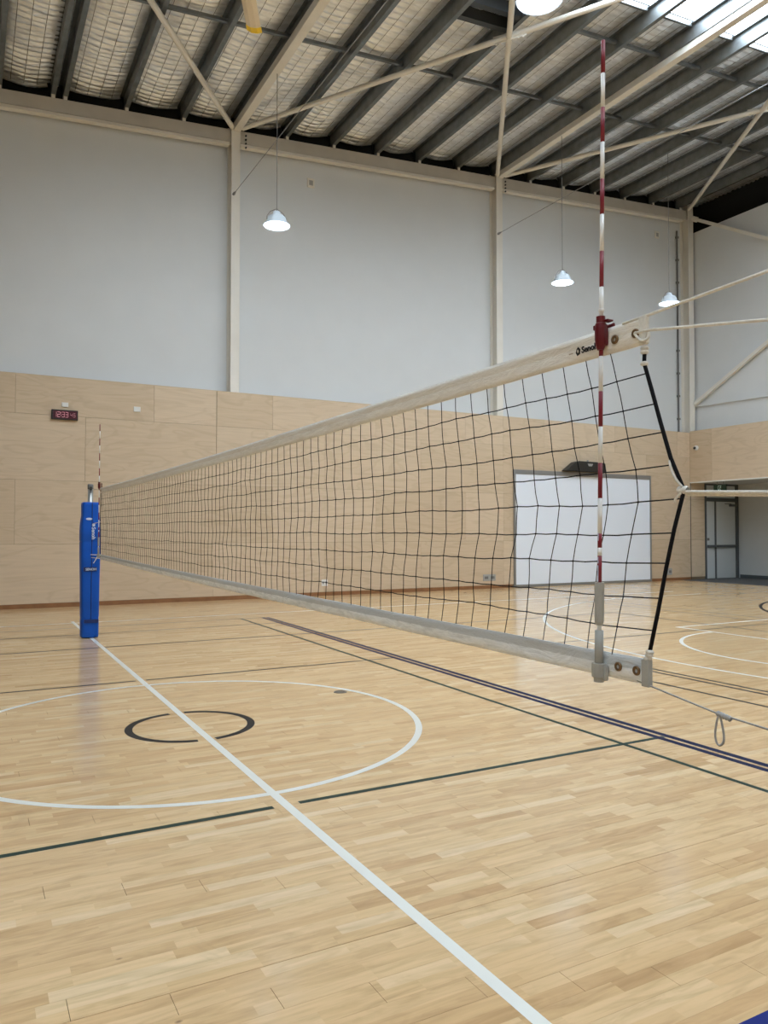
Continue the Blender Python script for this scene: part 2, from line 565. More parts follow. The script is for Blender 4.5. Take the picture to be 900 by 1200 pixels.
line_part([lx(3.968, -4, X0 - 0.075, 0.042), lx(3.968, X0 + 0.075, 4.47, 0.042)], ZL, M['line_g'], 'dark green line crossing in front of the centre circle')
line_part([lx(7.95, -4, X0 - .05, 0.042), lx(7.95, X0 + .05, 4.47, 0.042)], ZL, M['line_k'], 'thin dark line beyond the centre circle')
line_part([ly(4.022, -.77, 12.75, 0.042, 4.14)], ZL + .0002, M['line_g'], 'long dark green line running away under the net')
line_part([ly(4.453, -.77, 12.75, 0.062, 4.605)], ZL + .0002, M['line_b'], 'navy line, outer of the close pair')
line_part([ly(4.363, -.77, 12.75, 0.058, 4.515)], ZL + .0002, M['line_b'], 'navy line, inner of the close pair')
line_part([lx(10.45, -8.0, 10.5, 0.05), lx(11.90, -1.3, 4.6, 0.042), lx(12.75, -1.5, 4.6, .042)], ZL, M['line_k'], 'thin dark cross lines near the back wall')
line_part([lx(1.53, -8.0, 10.5, 0.07)], ZL, M['line_bb'], 'broad navy line in the near corner')
line_part([lx(13.43, -12.4, 15.5, 0.05), lx(-1.57, -12.4, 15.5, .05)], ZL, M['line_w'], 'white side line along the back wall')
line_part([ly(6.56, -1.0, 13.4, 0.045), ly(6.44, -1.0, 12.7, 0.045), ly(6.0, -1.0, 12.7, 0.042)], ZL, M['line_k'], 'dark lines right of the net end')
line_part([lx(7.98, 6.0, 12.1, .042), lx(3.95, 6.0, 12.1, .042), ly(12.1, -.8, 12.7, .042), ly(11.64, -.8, 12.7, .042), ly(10.5, 1.45, 10.45, .05)],
          ZL, M['line_k'], 'thin dark lines of the far badminton court')
bc = (13.87, CY)
line_part(arc(bc, 6.78, 0.05, math.pi / 2 + .18, 1.5 * math.pi - .18, 128) + [lx(CY + 6.67, 12.6, 15.5, .05), lx(CY - 6.67, 12.6, 15.5, .05)],
          ZL + .0004, M['line_w'], 'large white arc at the right end')
line_part(arc((9.73, CY), 1.82, 0.05, math.pi / 2, 1.5 * math.pi, 64) + [ly(9.76, CY - 2.45, CY + 2.45, .05), lx(CY + 2.45, 9.73, 15.5, .05), lx(CY - 2.45, 9.73, 15.5, .05)],
          ZL + .0005, M['line_w'], 'white key and half circle at the right end')
line_part(arc((16.78, CY), 4.93, 0.06, math.pi / 2, 1.5 * math.pi, 96), ZL + .0002, M['line_k'], 'black goal arc at the far right')
line_part(arc((-10.77, CY), 6.78, 0.05, -math.pi / 2 + .18, math.pi / 2 - .18, 96) + [ly(X0 - 3.0, .0, 12.75, .05)], ZL + .0003, M['line_w'], 'lines of the far left half')

o = obj('floor_socket_cover', lathe(bmesh.new(), (3.065, 6.50, 0.0), [(0.062, -0.002), (0.062, 0.002), (0.058, 0.004), (0.04, 0.004), (0.038, 0.0025), (0.0001, 0.0025)], 32), M['floordisc'])
tag(o, 'small round dark floor socket cover beside the white centre circle', 'floor cover')

# ================================================================== BACK WALL
wall_back = obj('wall_back', B((XL, D + 0.02, 0), (20.41, 17.1, ZW - 0.01)), M['plyback'])
tag(wall_back, 'back wall with plywood below and pale cladding above', kind='structure')
obj('cladding', prism(bmesh.new(), [(XL, DU, ZW - .01), (XR + .5, DU, ZW - .01), (XR + .5, DU, zbeam(XR + .5) - .05), (XL, DU, zbeam(XL) - .05)], (0, .2, 0)), M['clad'], wall_back)
obj('eave_shade_sheet', B((XL, 16.98, 7.5), (22.3, 17.1, 13.2)), M['black'], wall_back)  # black sheet that paints the shade in the gap above the beam
rows = [(0.085, 1.245), (1.245, 2.50), (2.50, 3.795), (3.795, ZW)]
SH = 2.63
def joints(off):
    xs = [XL]
    x = off - math.ceil((off - XL) / SH) * SH
    while x < 19.72:
        if x > XL + .2: xs.append(x)
        x += SH
    return xs
for ri, (za, zb) in enumerate(rows):
    xs = joints((2.07, 0.80, 2.07, 0.79)[ri])
    if ri >= 2: xs.append(4.757)
    xs = [x for x in xs if not (ri == 2 and abs(x - 4.70) < 0.03)]
    xs += [12.53]
    xs = sorted(set(x for x in xs if x < 19.4))
    xs = [x for i, x in enumerate(xs) if i == 0 or x - xs[i - 1] > 0.15] + [19.75]
    for xa, xb in zip(xs, xs[1:]):
        wide = 0.006 if abs(xa - 4.757) < .01 else 0.0025
        obj('plywood_panel', B((xa + wide, D, za + 0.0025), (xb - (0.006 if abs(xb - 4.757) < .01 else 0.0025), D + 0.02, zb - 0.0025)), M['ply'], wall_back)
for za, zb in ((0.085, 1.245), (1.245, 2.50), (2.50, 3.03)):
    obj('plywood_panel', B((19.775, D, za + .003), (20.40, D + 0.02, zb - .003)), M['ply'], wall_back)
obj('corner_bead', B((19.75, D - 0.004, 0.0), (19.772, D + 0.02, 3.03)), M['blackpl'], wall_back)
bb = obj('baseboard_back', B((XL, D - 0.016, 0), (12.80, D + 0.005, 0.085), 0.003), M['skirt'])
tag(bb, 'reddish timber skirting along the back wall', kind='structure')
bb2 = obj('baseboard_back', B((18.02, D - 0.016, 0), (19.74, D + 0.005, 0.085), 0.003), M['skirt'])
tag(bb2, 'short reddish skirting between white board and corner', kind='structure')
obj('ledge_cap', B((XL, D - 0.002, ZW), (XR, DU, ZW + 0.012)), M['ply'], wall_back)

# steel columns of the back wall (I sections: flange, web, flange)
for x in COLX[1:5]:
    zt = zbeam(x) + 0.12
    bm = bmesh.new()
    w = 0.10
    box(bm, (x - w, D + 0.035, ZW + .012), (x + w, D + 0.049, zt))
    box(bm, (x - 0.006, D + 0.049, ZW + .012), (x + 0.006, DU - 0.014, zt))
    box(bm, (x - w, DU - 0.014, ZW + .012), (x + w, DU - 0.001, zt))
    obj('column', bm, M['steel_w'], wall_back)
bm = bmesh.new()
box(bm, (19.80, D + .02, ZW + .012), (20.03, D + .034, 11.95)); box(bm, (19.905, D + .034, ZW + .012), (19.92, DU - .014, 11.95)); box(bm, (19.80, DU - .014, ZW + .012), (20.03, DU - .001, 11.95))
obj('column', bm, M['steel_w'], wall_back)
bm = bmesh.new()
tube(bm, [(19.62, D + 0.30, ZW + .01), (19.62, D + 0.30, 11.0)], 0.028, 8)
for k in range(9): box(bm, (19.58, D + 0.262, 5.0 + k * 0.72), (19.66, D + .335, 5.06 + k * 0.72))
obj('conduit', bm, M['plate_d'], wall_back)
# raking beam, rail and cleats under the roof
beam = obj('roof_beam', bar(bmesh.new(), (XL, D + .19, zbeam(XL) - .14), (XR + .1, D + .19, zbeam(XR) - .14), 0.16, 0.28), M['beam'])
tag(beam, 'raking off-white steel beam along the top of the back wall', kind='structure')
for a, b in zip(COLX, COLX[1:]):
    xa, xb = max(a, XL) + .13, min(b, XR) - .13
    r = bmesh.new()
    bar(r, (xa, D + .16, zbeam(xa) - .335), (xb, D + .16, zbeam(xb) - .335), 0.15, 0.06)
    obj('rail', r, M['steel_w'], beam)
for x in COLX[2:5]:
    bm = bmesh.new()
    for dz in (0.06, 0.15, 0.24, 0.33):
        lathe(bm, (x + .25, D + .11, zbeam(x) - dz - .02), [(0.022, 0.0), (0.022, -0.03)], 6, 'Y', True, True)
    obj('bolt', bm, M['darksteel'], beam)

# ================================================================== RIGHT WALL, BULKHEAD, RECESS
wall_right = obj('wall_right', B((XR + .02, YF, ZB), (XRU + .2, D + .02, ZBT - .01)), M['plyback'])
tag(wall_right, 'right end wall with plywood bulkhead over an open recess', kind='structure')
ys = [D, 15.62] + [15.62 - 2.63 * k for k in range(1, 9)]
for ya, yb in zip(ys, ys[1:]):
    yb = max(yb, YF)
    obj('plywood_panel', B((XR, yb + .0025, ZB), (XR + .02, ya - .0025, ZBT)), M['ply'], wall_right)
obj('bulkhead_trim', B((XR - .012, YF, ZB - .035), (XR + .05, D, ZB - .001)), M['plate_w'], wall_right)
obj('cladding', B((XRU, YF, ZBT - .02), (XRU + .12, 17.1, 10.94)), M['clad'], wall_right)
obj('gap_shade_sheet', B((XRU + .6, YF, 10.0), (XRU + .7, 17.1, 12.6)), M['black'], wall_right)  # black sheet as the darkness between end wall and roof
obj('gap_shade_sheet', B((XRU + .12, YF, 10.6), (XRU + .6, 17.1, 10.7)), M['black'], wall_right)  # bottom of the same gap, its shade put in as black
obj('ledge_cap', B((XR, YF, ZBT), (XRU, D, ZBT + .012)), M['ply'], wall_right)
obj('soffit', B((XR + .05, YF, ZB - .02), (22.1, 17.1, ZB + .06)), M['recess'], wall_right)
obj('recess_panel', B((21.98, YF, 0), (22.1, D, ZB)), M['recess'], wall_right)
tag(obj('baseboard_right', B((21.955, YF, 0.004), (21.98, D - .08, 0.11)), M['skirt_d']), 'dark grey skirting along the recess wall', kind='structure')
obj('column', B((XRU - .25, 6.05, ZBT + .012), (XRU, 6.30, 11.9)), M['steel_w'], wall_right)
for i, (p, q) in enumerate((((XRU - .10, 16.42, 5.48), (XRU - .10, 6.2, 11.20)), ((XRU - .12, 16.42, 11.36), (XRU - .12, 6.2, 5.35)))):
    bm = bmesh.new()
    bar(bm, p, q, 0.10, 0.10)
    d = (Vector(q) - Vector(p)).normalized()
    bar(bm, Vector(p) - d * .02, Vector(p) + d * .22, 0.02, 0.16)
    obj('wall_brace', bm, M['steel_w'], wall_right)
obj('wall_girt', bar(bmesh.new(), (XRU - .03, 16.4, 5.45), (XRU - .03, 6.2, 5.25), .06, .10), M['clad'], wall_right)

# door in the recess
door = obj('door_1', B((20.41, D + .03, 0), (21.98, D + .12, ZB)), M['door_f'])
tag(door, 'grey double exit door with push bars in the right recess', kind='structure')
obj('door_frame', box(box(box(box(bmesh.new(), (20.41, D - .02, 0), (20.47, D + .03, ZB)), (21.86, D - .03, 0), (21.98, D + .03, ZB)),
    (20.47, D - .02, 2.45), (21.86, D + .03, 2.56)), (20.47, D - .01, 2.96), (21.86, D + .03, ZB)), M['door_f'], door)
for xa, xb in ((20.475, 20.86), (20.92, 21.855)):
    leaf = obj('door_leaf', B((xa, D + .0, .012), (xb, D + .03, 2.445), .003), M['door'], door)
    obj('push_bar', B((xa + .02, D - .07, 0.99), (xb - .02, D - .0, 1.07), .01), M['door_f'], leaf)
obj('mullion', B((20.86, D - .02, 0), (20.92, D + .03, 2.45)), M['door_f'], door)
obj('transom_panel', B((20.475, D + .005, 2.565), (21.855, D + .03, 2.955)), M['door'], door)
obj('door_closer', box(B((21.55, D - .09, 2.30), (21.80, D + .0, 2.37), .008), (21.30, D - .06, 2.37), (21.60, D - .04, 2.39)), M['door_f'], door)
obj('lock_plate', B((20.50, D - .012, 1.21), (20.60, D + .0, 1.29), .003), M['plate_d'], door)

sg = thing('exit_sign', 'small green exit sign with a pale running figure under the bulkhead', 'sign', (19.95, 15.50, 3.01))
obj('casing', B((19.935, 15.29, 2.680), (19.985, 15.72, 2.910), .006), M['green'], sg)
for yh in (15.38, 15.60): obj('hanger', B((19.955, yh, 2.910), (19.965, yh + .02, 3.01)), M['frame'], sg)
fg = bmesh.new()
xf = 19.9335
def sq(y, z, w, h): box(fg, (xf - .001, y - w / 2, z - h / 2), (xf + .002, y + w / 2, z + h / 2))
sq(15.555, 2.795, .018, .17); sq(15.495, 2.873, .11, .016)         # doorway
lathe(fg, (xf, 15.47, 2.852), [(0.0165, -.001), (0.0165, .002)], 10, 'X', True, True)
for a, b in (((15.478, 2.832), (15.495, 2.780)), ((15.495, 2.780), (15.465, 2.745)), ((15.465, 2.745), (15.478, 2.715)),
             ((15.495, 2.780), (15.525, 2.745)), ((15.525, 2.745), (15.55, 2.740)), ((15.478, 2.825), (15.445, 2.805)), ((15.48, 2.825), (15.51, 2.810))):
    bar(fg, (xf, a[0], a[1]), (xf, b[0], b[1]), .016, .003, up=(1, 0, 0))
obj('running_figure', fg, M['green_w'], sg)

# ================================================================== UNSEEN ENCLOSING WALLS
wl = obj('wall_left', B((XL - .15, YF - .15, 0), (XL, 17.1, 13)), M['clad'])
tag(wl, 'left end wall outside the picture', kind='structure')
wf = obj('wall_front', B((XL - .15, YF - .15, 0), (22.2, YF, 13.4)), M['clad'])
tag(wf, 'wall behind the camera', kind='structure')
obj('plywood_panel', B((XL, YF, 0.085), (22.0, YF + .02, ZW)), M['ply'], wf)
obj('plywood_panel', B((XL, YF + .02, 0.085), (XL + .02, D, ZW)), M['ply'], wl)

# ================================================================== ROOF
zr = lambda x: zpur(x) + 0.30
bm = bmesh.new()
SKW, SKX, SKY0, SKY1 = 0.406, 17.6, 7.3, 10.08
SK2A, SK2B = -1.8, -0.2          # unseen second strip of glowing sheets behind the camera, added to brighten the hall
def deck(xa, xb, ya, yb):
    vs = []
    for z in (0.10, 0.16):
        vs += [bm.verts.new((x, y, zr(x) + z)) for x, y in ((xa, ya), (xb, ya), (xb, yb), (xa, yb))]
    for f in ((3, 2, 1, 0), (4, 5, 6, 7), (0, 1, 5, 4), (1, 2, 6, 5), (2, 3, 7, 6), (3, 0, 4, 7)):
        bm.faces.new([vs[i] for i in f])
deck(XL - .1, 22.3, SKY1, 17.2)
deck(XL - .1, 22.3, SK2B, SKY0)
deck(SKX, 22.3, SKY0, SKY1)
deck(XL - .1, SKW, SKY0, SKY1)
deck(XL - .1, 22.3, YF - .1, SK2A)
ceiling = obj('ceiling', bm, M['deck'])
tag(ceiling, 'low pitched steel roof lined with silver foil insulation', kind='structure')
PUR = [2.80 + 1.197 * k for k in range(-16, 15)]
PUR = [x for x in PUR if XL < x < 20.0]
def purlin(x):
    bm = bmesh.new()
    z = zpur(x)
    y0, y1 = YF, DU - .05
    prof = [(0, 0), (0.09, 0.006), (0.09, 0.03), (0.084, 0.03), (0.084, 0.013), (0.005, 0.012), (0.005, 0.285), (-0.07, 0.28), (-0.07, 0.292), (0, 0.30)]
    a = [bm.verts.new((x + p[0], y0, z + p[1])) for p in prof]
    b = [bm.verts.new((x + p[0], y1, z + p[1])) for p in prof]
    n = len(a)
    for k in range(n): bm.faces.new((a[k], a[(k + 1) % n], b[(k + 1) % n], b[k]))
    bm.faces.new(a[::-1]); bm.faces.new(b)
    bmesh.ops.recalc_face_normals(bm, faces=bm.faces[:])
    pu = obj('purlin', bm, M['galv'], ceiling)
    obj('cleat', B((x + .005, D + .13, zbeam(x) - .01), (x + .075, D + .14, z + .20)), M['steel_w'], pu)
for x in PUR + [1.375]: purlin(x)

# foil blanket, one sagging panel per bay, wrinkled across the bay
from mathutils import noise as mn
def foil(xa, xb, ya, yb, step):
    n = max(2, int((yb - ya) / step))
    mcols = 9 if step < .1 else 4
    vs, fs = [], []
    off = random.random() * 50
    for j in range(n + 1):
        y = ya + (yb - ya) * j / n
        for i in range(mcols + 1):
            t = i / mcols
            x = xa + (xb - xa) * t
            sag = 0.085 * 4 * t * (1 - t)
            w = 0.0
            if step < .1:
                prof = 4 * t * (1 - t)
                edge = 0.45 + 0.55 * prof
                w = 0.030 * prof * mn.noise(Vector((x * 1.6 + off, y * 6.0, 0.3)))
                ph = y / 0.155 + 0.55 * mn.noise(Vector((x * 1.1 + off, y * .9, 1))) + .25 * mn.noise(Vector((x * 3.0, y * 4.0 + off, 2)))
                w += 0.068 * edge * (0.5 - abs(math.sin(math.pi * ph)))
            vs.append((x, y, zr(x) + 0.045 - sag + w))
    for j in range(n):
        for i in range(mcols):
            k = j * (mcols + 1) + i
            fs.append((k, k + mcols + 1, k + mcols + 2, k + 1))
    py_obj('insulation_panel', vs, fs, M['foil'], ceiling, True)
    return
PS = sorted(PUR)
bays = list(zip([XL] + PS, PS + [21.0]))
for xa, xb in bays:
    lit = SKW - .1 < xa and xb < SKX + 1.3
    if xb > -1.0: foil(xa, xb, SKY1 if lit else SKY0, DU + .1, 0.022)
    else: foil(xa, xb, SKY0, DU + .1, 0.5)
    foil(xa, xb, SK2B, SKY0, 0.4)
    foil(xa, xb, YF, SK2A, 0.5)
# translucent roof sheets
def roof_light(xa, xb, y0, y1):
    vs = []
    for z in (0.05, 0.056):
        vs += [(x, y, zr(x) + z) for x, y in ((xa + .01, y0), (xb - .01, y0), (xb - .01, y1), (xa + .01, y1))]
    py_obj('roof_light', vs, [(3, 2, 1, 0), (4, 5, 6, 7), (0, 1, 5, 4), (1, 2, 6, 5), (2, 3, 7, 6), (3, 0, 4, 7)], M['sky'], ceiling)
    for y in (y1 + .02, y0 - .02):
        bm = bmesh.new()
        bar(bm, (xa + .01, y, zr(xa) - .03), (xb - .08, y, zr(xb - .08) - .03), .05, .10)
        obj('roof_light_frame', bm, M['galv'], ceiling)
for xa, xb in bays:
    if SKW - .1 < xa and xb < SKX + 1.3: roof_light(xa, min(xb, SKX), SKY0, SKY1)
    roof_light(xa, xb, SK2A, SK2B)  # out of view, added for extra daylight
# safety mesh wires under the foil
wv, wf_ = [], []
def wire(p, q, r=0.004):
    p, q = Vector(p), Vector(q)
    d = (q - p).normalized()
    s = d.cross(Vector((0, 0, 1))).normalized() * r
    u = Vector((0, 0, r))
    k = len(wv)
    for c in (p, q): wv.extend([tuple(c + s), tuple(c + u), tuple(c - s), tuple(c - u)])
    for i in range(4): wf_.append((k + i, k + (i + 1) % 4, k + 4 + (i + 1) % 4, k + 4 + i))
for xa, xb in bays:
    if xb < -1.5: continue
    for t in (0.2, 0.4, 0.6, 0.8):
        x = xa + (xb - xa) * t
        ztop = zr(x) + 0.045 - 0.085 * 4 * t * (1 - t) - 0.035
        wire((x, SKY1, ztop), (x, DU, ztop))
ms = py_obj('safety_mesh', wv, wf_, M['wire'], ceiling)
ms['kind'] = 'stuff'
# bridging between purlins
for i, (xa, xb) in enumerate(zip(PS, PS[1:])):
    if xb < -1: continue
    for y in ((13.2, 10.95) if xa > 9.5 else (13.2,)):
        z = zpur(xa) + .13
        br = obj('bridging', bar(bmesh.new(), (xa + .01, y, z), (xb - .01, y, zpur(xb) + .13), .07, .06), M['galv'], ceiling)
        obj('bracket', B((xa + .008, y - .05, zpur(xa) + .02), (xa + .03, y + .05, zpur(xa) + .22)), M['galv'], br)
for y in (10.95, 11.35):
    obj('trimmer', bar(bmesh.new(), (PS[[round(p, 2) for p in PS].index(7.59)] + .01, y, zpur(7.6) + .13), (8.78, y, zpur(8.78) + .13), .12, .22), M['darksteel'], ceiling)
# struts from column heads and crossed roof bracing
def zs(x): return zbeam(x) + 0.02
frameY = 6.25
for x in COLX[1:5]:
    bm = bmesh.new()
    bar(bm, (x + .02, D + .02, zs(x)), (x + .02, YF, zs(x)), 0.16, 0.16)
    st = obj('strut', bm, M['steel_w'], ceiling)
for xa, xb in zip(COLX[1:], COLX[2:]):
    for (p, q) in (((xa + .12, D - .05, zs(xa) - .03), (xb - .1, frameY, zs(xb) - .03)), ((xb - .12, D - .05, zs(xb) - .03), (xa + .1, frameY, zs(xa) - .03))):
        a, b = Vector(p), Vector(q)
        if q[0] < p[0]:
            a.z -= .02; b.z -= .02
        r = obj('roof_brace', tube(bmesh.new(), [a, b], 0.055, 10), M['steel_w'], ceiling)
    c = Vector(((xa + xb) / 2, (D - .05 + frameY) / 2, (zs(xa) + zs(xb)) / 2 - .035))
    dr = Vector((xb - xa, frameY - D, 0)).normalized()
    bm = bmesh.new()
    bar(bm, c - dr * .32, c + dr * .32, .02, .14)
    for t in (-.26, -.18, .18, .26):
        cc = c + dr * t
        tube(bm, [cc + Vector((0, 0, -.09)), cc + Vector((0, 0, .03))], .018, 6)
    obj('gusset_plate', bm, M['steel_w'], ceiling)
# main portal rafter (above the frame of the picture) carries the bracing
obj('rafter', bar(bmesh.new(), (XL, frameY, zbeam(XL) + .02), (XR + .2, frameY, zbeam(XR) + .02), .22, .40), M['steel_w'], ceiling)
# tensioned cables
for i, (x, z, lab) in enumerate(((5.17, 9.0, 'thin steel cable running out from the column near the ceiling fan'),
                                 (12.46, 9.47, 'thin steel cable running out from the middle column'))):
    bm = bmesh.new()
    tube(bm, [(x - .05, D + .035, z), (x - .05, D - .02, z), (x - .05, D - .12, z)], [.03, .03, .012], 8)
    tube(bm, [(x - .05, D - .1, z), (x - .05, YF, z - .05)], .007, 6)
    tag(obj('steel_cable', bm, M['frame']), lab, 'cable')

# ================================================================== HIGH BAY LAMPS
LZ = 7.43
def zhang(x): return zpur(x) if 15 < x < 17 else zs(x) - .08
def make_lamp(x, y, label):
    t = thing('high_bay_lamp', label, 'lamp', (x, y, LZ), 'high bay lamps hung on cords')
    c = (x, y, LZ)
    sh = obj('shade', lathe(bmesh.new(), c, [(0.258, 0.0), (0.262, 0.014), (0.232, 0.030), (0.205, 0.055), (0.192, 0.11), (0.172, 0.165), (0.14, 0.192), (0.09, 0.200), (0.001, 0.201)], 36), M['shade'], t, True)
    obj('inner_reflector', lathe(bmesh.new(), c, [(0.256, 0.0), (0.205, 0.055), (0.19, 0.06)], 36), M['plate_w'], t, True)
    obj('diffuser', lathe(bmesh.new(), c, [(0.0005, 0.012), (0.12, 0.012), (0.246, 0.014)], 36), M['led'], t)
    obj('driver_housing', lathe(bmesh.new(), c, [(0.085, 0.198), (0.085, 0.225), (0.07, 0.23), (0.07, 0.275), (0.05, 0.285), (0.001, 0.285)], 24), M['shade'], t, True)
    bm = bmesh.new()
    for s in (-1, 1):
        tube(bm, [(x + s * .2, y, LZ + .10), (x + s * .20, y, LZ + .17), (x + s * .13, y, LZ + .27), (x, y, LZ + .34)], .008, 6)
    obj('bracket', bm, M['frame'], t)
    obj('cord', tube(bmesh.new(), [(x, y, LZ + .28), (x, y, zhang(x))], 0.007, 6), M['plate_d'], t)
    return t
def clone_lamp(src, x, y, label):
    c = copy_tree(src)
    c.location = (x, y, LZ)
    c['label'] = label
    for ch in c.children:
        if ch.name.startswith('cord'):
            me = bpy.data.meshes.new('cord')
            bm = tube(bmesh.new(), [(0, 0, .28), (0, 0, zhang(x) - LZ)], 0.007, 6)
            bm.to_mesh(me); bm.free()
            me.materials.append(M['plate_d'])
            ch.data = me
    return c
lamp0 = make_lamp(5.22, 13.99, 'lit silver high bay lamp nearest the left wall column')
lamps = [(12.44, 13.97, 'lit silver high bay lamp hanging just left of the antenna'),
         (16.02, 13.92, 'lit silver high bay lamp behind the net ropes, nearest the corner'),
         (5.55, 6.58, 'bright high bay lamp high overhead, cut off by the picture top'),
         (12.44, 6.58, 'high bay lamp above the right half of the court'),
         (-2.1, 13.5, 'high bay lamp near the back wall, left of the picture'),
         (-2.1, 6.4, 'high bay lamp over the left half of the court'),
         (5.22, -2.6, 'high bay lamp above and behind the camera'),
         (12.44, -2.6, 'high bay lamp over the right court side line'),
         (-2.1, -2.6, 'high bay lamp behind the camera to the left'),
         (-9.4, 6.4, 'high bay lamp at the far left end')]
for x, y, lab in lamps: clone_lamp(lamp0, x, y, lab)

# ================================================================== CEILING FAN (one blade reaches into the picture)
fz = 8.5
hub = Vector((2.42, 8.03, fz))
fan = thing('ceiling_fan', 'large cream ceiling fan, its yellow tipped blade at the picture top', 'fan', (hub.x, hub.y, fz))
obj('hub', lathe(bmesh.new(), hub, [(0.001, -0.12), (0.16, -0.12), (0.20, -0.08), (0.20, 0.06), (0.12, 0.10), (0.06, 0.14), (0.05, 0.2), (0.001, .2)], 28), M['plate_w'], fan, True)
obj('down_rod', tube(bmesh.new(), [(hub.x, hub.y, fz + .18), (hub.x, hub.y, zpur(hub.x) + .1)], .035, 10), M['plate_w'], fan)
ang0 = math.atan2(10.17 - hub.y, 3.455 - hub.x)
for k in range(6):
    a = ang0 + k * math.pi / 3
    d = Vector((math.cos(a), math.sin(a), 0)); s = Vector((-math.sin(a), math.cos(a), 0))
    def foilsec(r, w):
        c = hub + d * r
        return [c + s * (w * t) + Vector((0, 0, h)) for t, h in ((-.5, -.015), (-.2, -.028), (.2, -.02), (.5, .018), (.2, .012), (-.2, .006))]
    def blade(r0_, r1_, w0, w1):
        bm = bmesh.new()
        A = [bm.verts.new(p) for p in foilsec(r0_, w0)]
        Bv = [bm.verts.new(p) for p in foilsec(r1_, w1)]
        for i in range(6): bm.faces.new((A[i], A[(i + 1) % 6], Bv[(i + 1) % 6], Bv[i]))
        bm.faces.new(A[::-1]); bm.faces.new(Bv)
        bmesh.ops.recalc_face_normals(bm, faces=bm.faces[:])
        return bm
    bl = obj('blade', blade(.15, 2.26, .20, .20), M['fan'], fan)
    obj('blade_tip', blade(2.26, 2.38, .215, .215), M['yellow'], bl)['label'] = 'yellow blade tip'

# ================================================================== WALL FITTINGS
wbd = thing('whiteboard', 'huge white wall board with grey frame standing at floor level', 'board', (15.4, D, 0.0))
obj('surface', B((12.90, D - .035, 0.05), (17.95, D - .006, 3.08)), M['board'], wbd)
for a, b in (((12.85, D - .05, 0.0), (12.91, D - .004, 3.16)), ((17.94, D - .05, 0.0), (18.0, D - .004, 3.16)),
             ((12.91, D - .05, 3.04), (17.94, D - .004, 3.16)), ((12.91, D - .05, 0.0), (17.94, D - .004, 0.07))):
    obj('frame_bar', B(a, b, .004), M['frame'], wbd)
pj = thing('projector', 'black wedge shaped projector unit mounted just above the white board', 'projector', (15.5, D, 3.2))
bm = prism(bmesh.new(), [(14.50, D - .03, 3.18), (16.02, D - .03, 3.18), (15.98, D - .03, 3.43), (15.86, D - .03, 3.455), (15.00, D - .03, 3.465), (14.86, D - .03, 3.43)], (0, -.20, 0))
bmesh.ops.bevel(bm, geom=bm.edges[:], offset=.012, segments=1, affect='EDGES')
obj('housing', bm, M['blackpl'], pj)
obj('mount', B((14.9, D - .035, 3.20), (15.9, D - .004, 3.42)), M['blackpl'], pj)
obj('badge', prism(bmesh.new(), [(15.30, D - .233, 3.40), (15.50, D - .233, 3.40), (15.46, D - .233, 3.33), (15.34, D - .233, 3.33)], (0, .004, 0)), M['plate_g'], pj)
obj('knob', lathe(bmesh.new(), (15.38, D - .15, 3.455), [(.03, 0), (.03, .05), (.001, .05)], 12), M['plate_g'], pj)

def plate(name, label, cat, x, z, w, h, mat, insert=None, group=None):
    t = thing(name, label, cat, (x, D, z), group)
    obj('cover_plate', B((x - w / 2, D - .022, z - h / 2), (x + w / 2, D - .003, z + h / 2), .004), mat, t)
    if insert:
        for s in (-1, 1):
            obj('socket', B((x + s * w * .25 - w * .14, D - .026, z - h * .2), (x + s * w * .25 + w * .14, D - .018, z + h * .2)), insert, t)
    return t
plate('wall_socket', 'grey double wall socket low on the plywood left of the white board', 'socket', 12.05, .285, .40, .17, M['plate_g'], M['plate_d'])
plate('wall_socket', 'grey double wall socket low between white board and corner', 'socket', 18.72, .275, .34, .20, M['plate_g'], M['plate_d'])
plate('wall_socket', 'single white wall socket low behind the middle of the net', 'socket', 7.33, .30, .15, .15, M['plate_w'], M['plate_g'])
plate('wall_sensor', 'small white box fixed directly above the digital clock', 'sensor', 1.68, 4.015, .125, .09, M['plate_w'])
plate('wall_sensor', 'small white box to the right of the digital clock', 'sensor', 3.07, 4.03, .135, .105, M['plate_w'])
for x, z, lab in ((7.1, 9.80, 'pale square sensor high on the cladding right of the first lamp cord'), (18.75, 10.72, 'pale square sensor high on the cladding near the corner')):
    t = thing('wall_detector', lab, 'sensor', (x, DU, z))
    obj('cover_plate', B((x - .09, DU - .035, z - .11), (x + .09, DU - .001, z + .11), .006), M['steel_w'], t)
    obj('lens', B((x - .05, DU - .04, z - .06), (x + .05, DU - .033, z + .06), .002), M['plate_g'], t)
cm = thing('dome_camera', 'small white dome camera with dark lens on the plywood bulkhead', 'camera', (XR, 16.17, 4.07))
obj('base', lathe(bmesh.new(), (XR - .001, 16.17, 4.07), [(.075, 0), (.075, -.03), (.06, -.045), (.001, -.045)], 20, 'X'), M['plate_w'], cm, True)
obj('lens', lathe(bmesh.new(), (XR - .045, 16.20, 4.07), [(.045, 0), (.04, -.025), (.022, -.042), (.001, -.048)], 16, 'X'), M['blackpl'], cm, True)

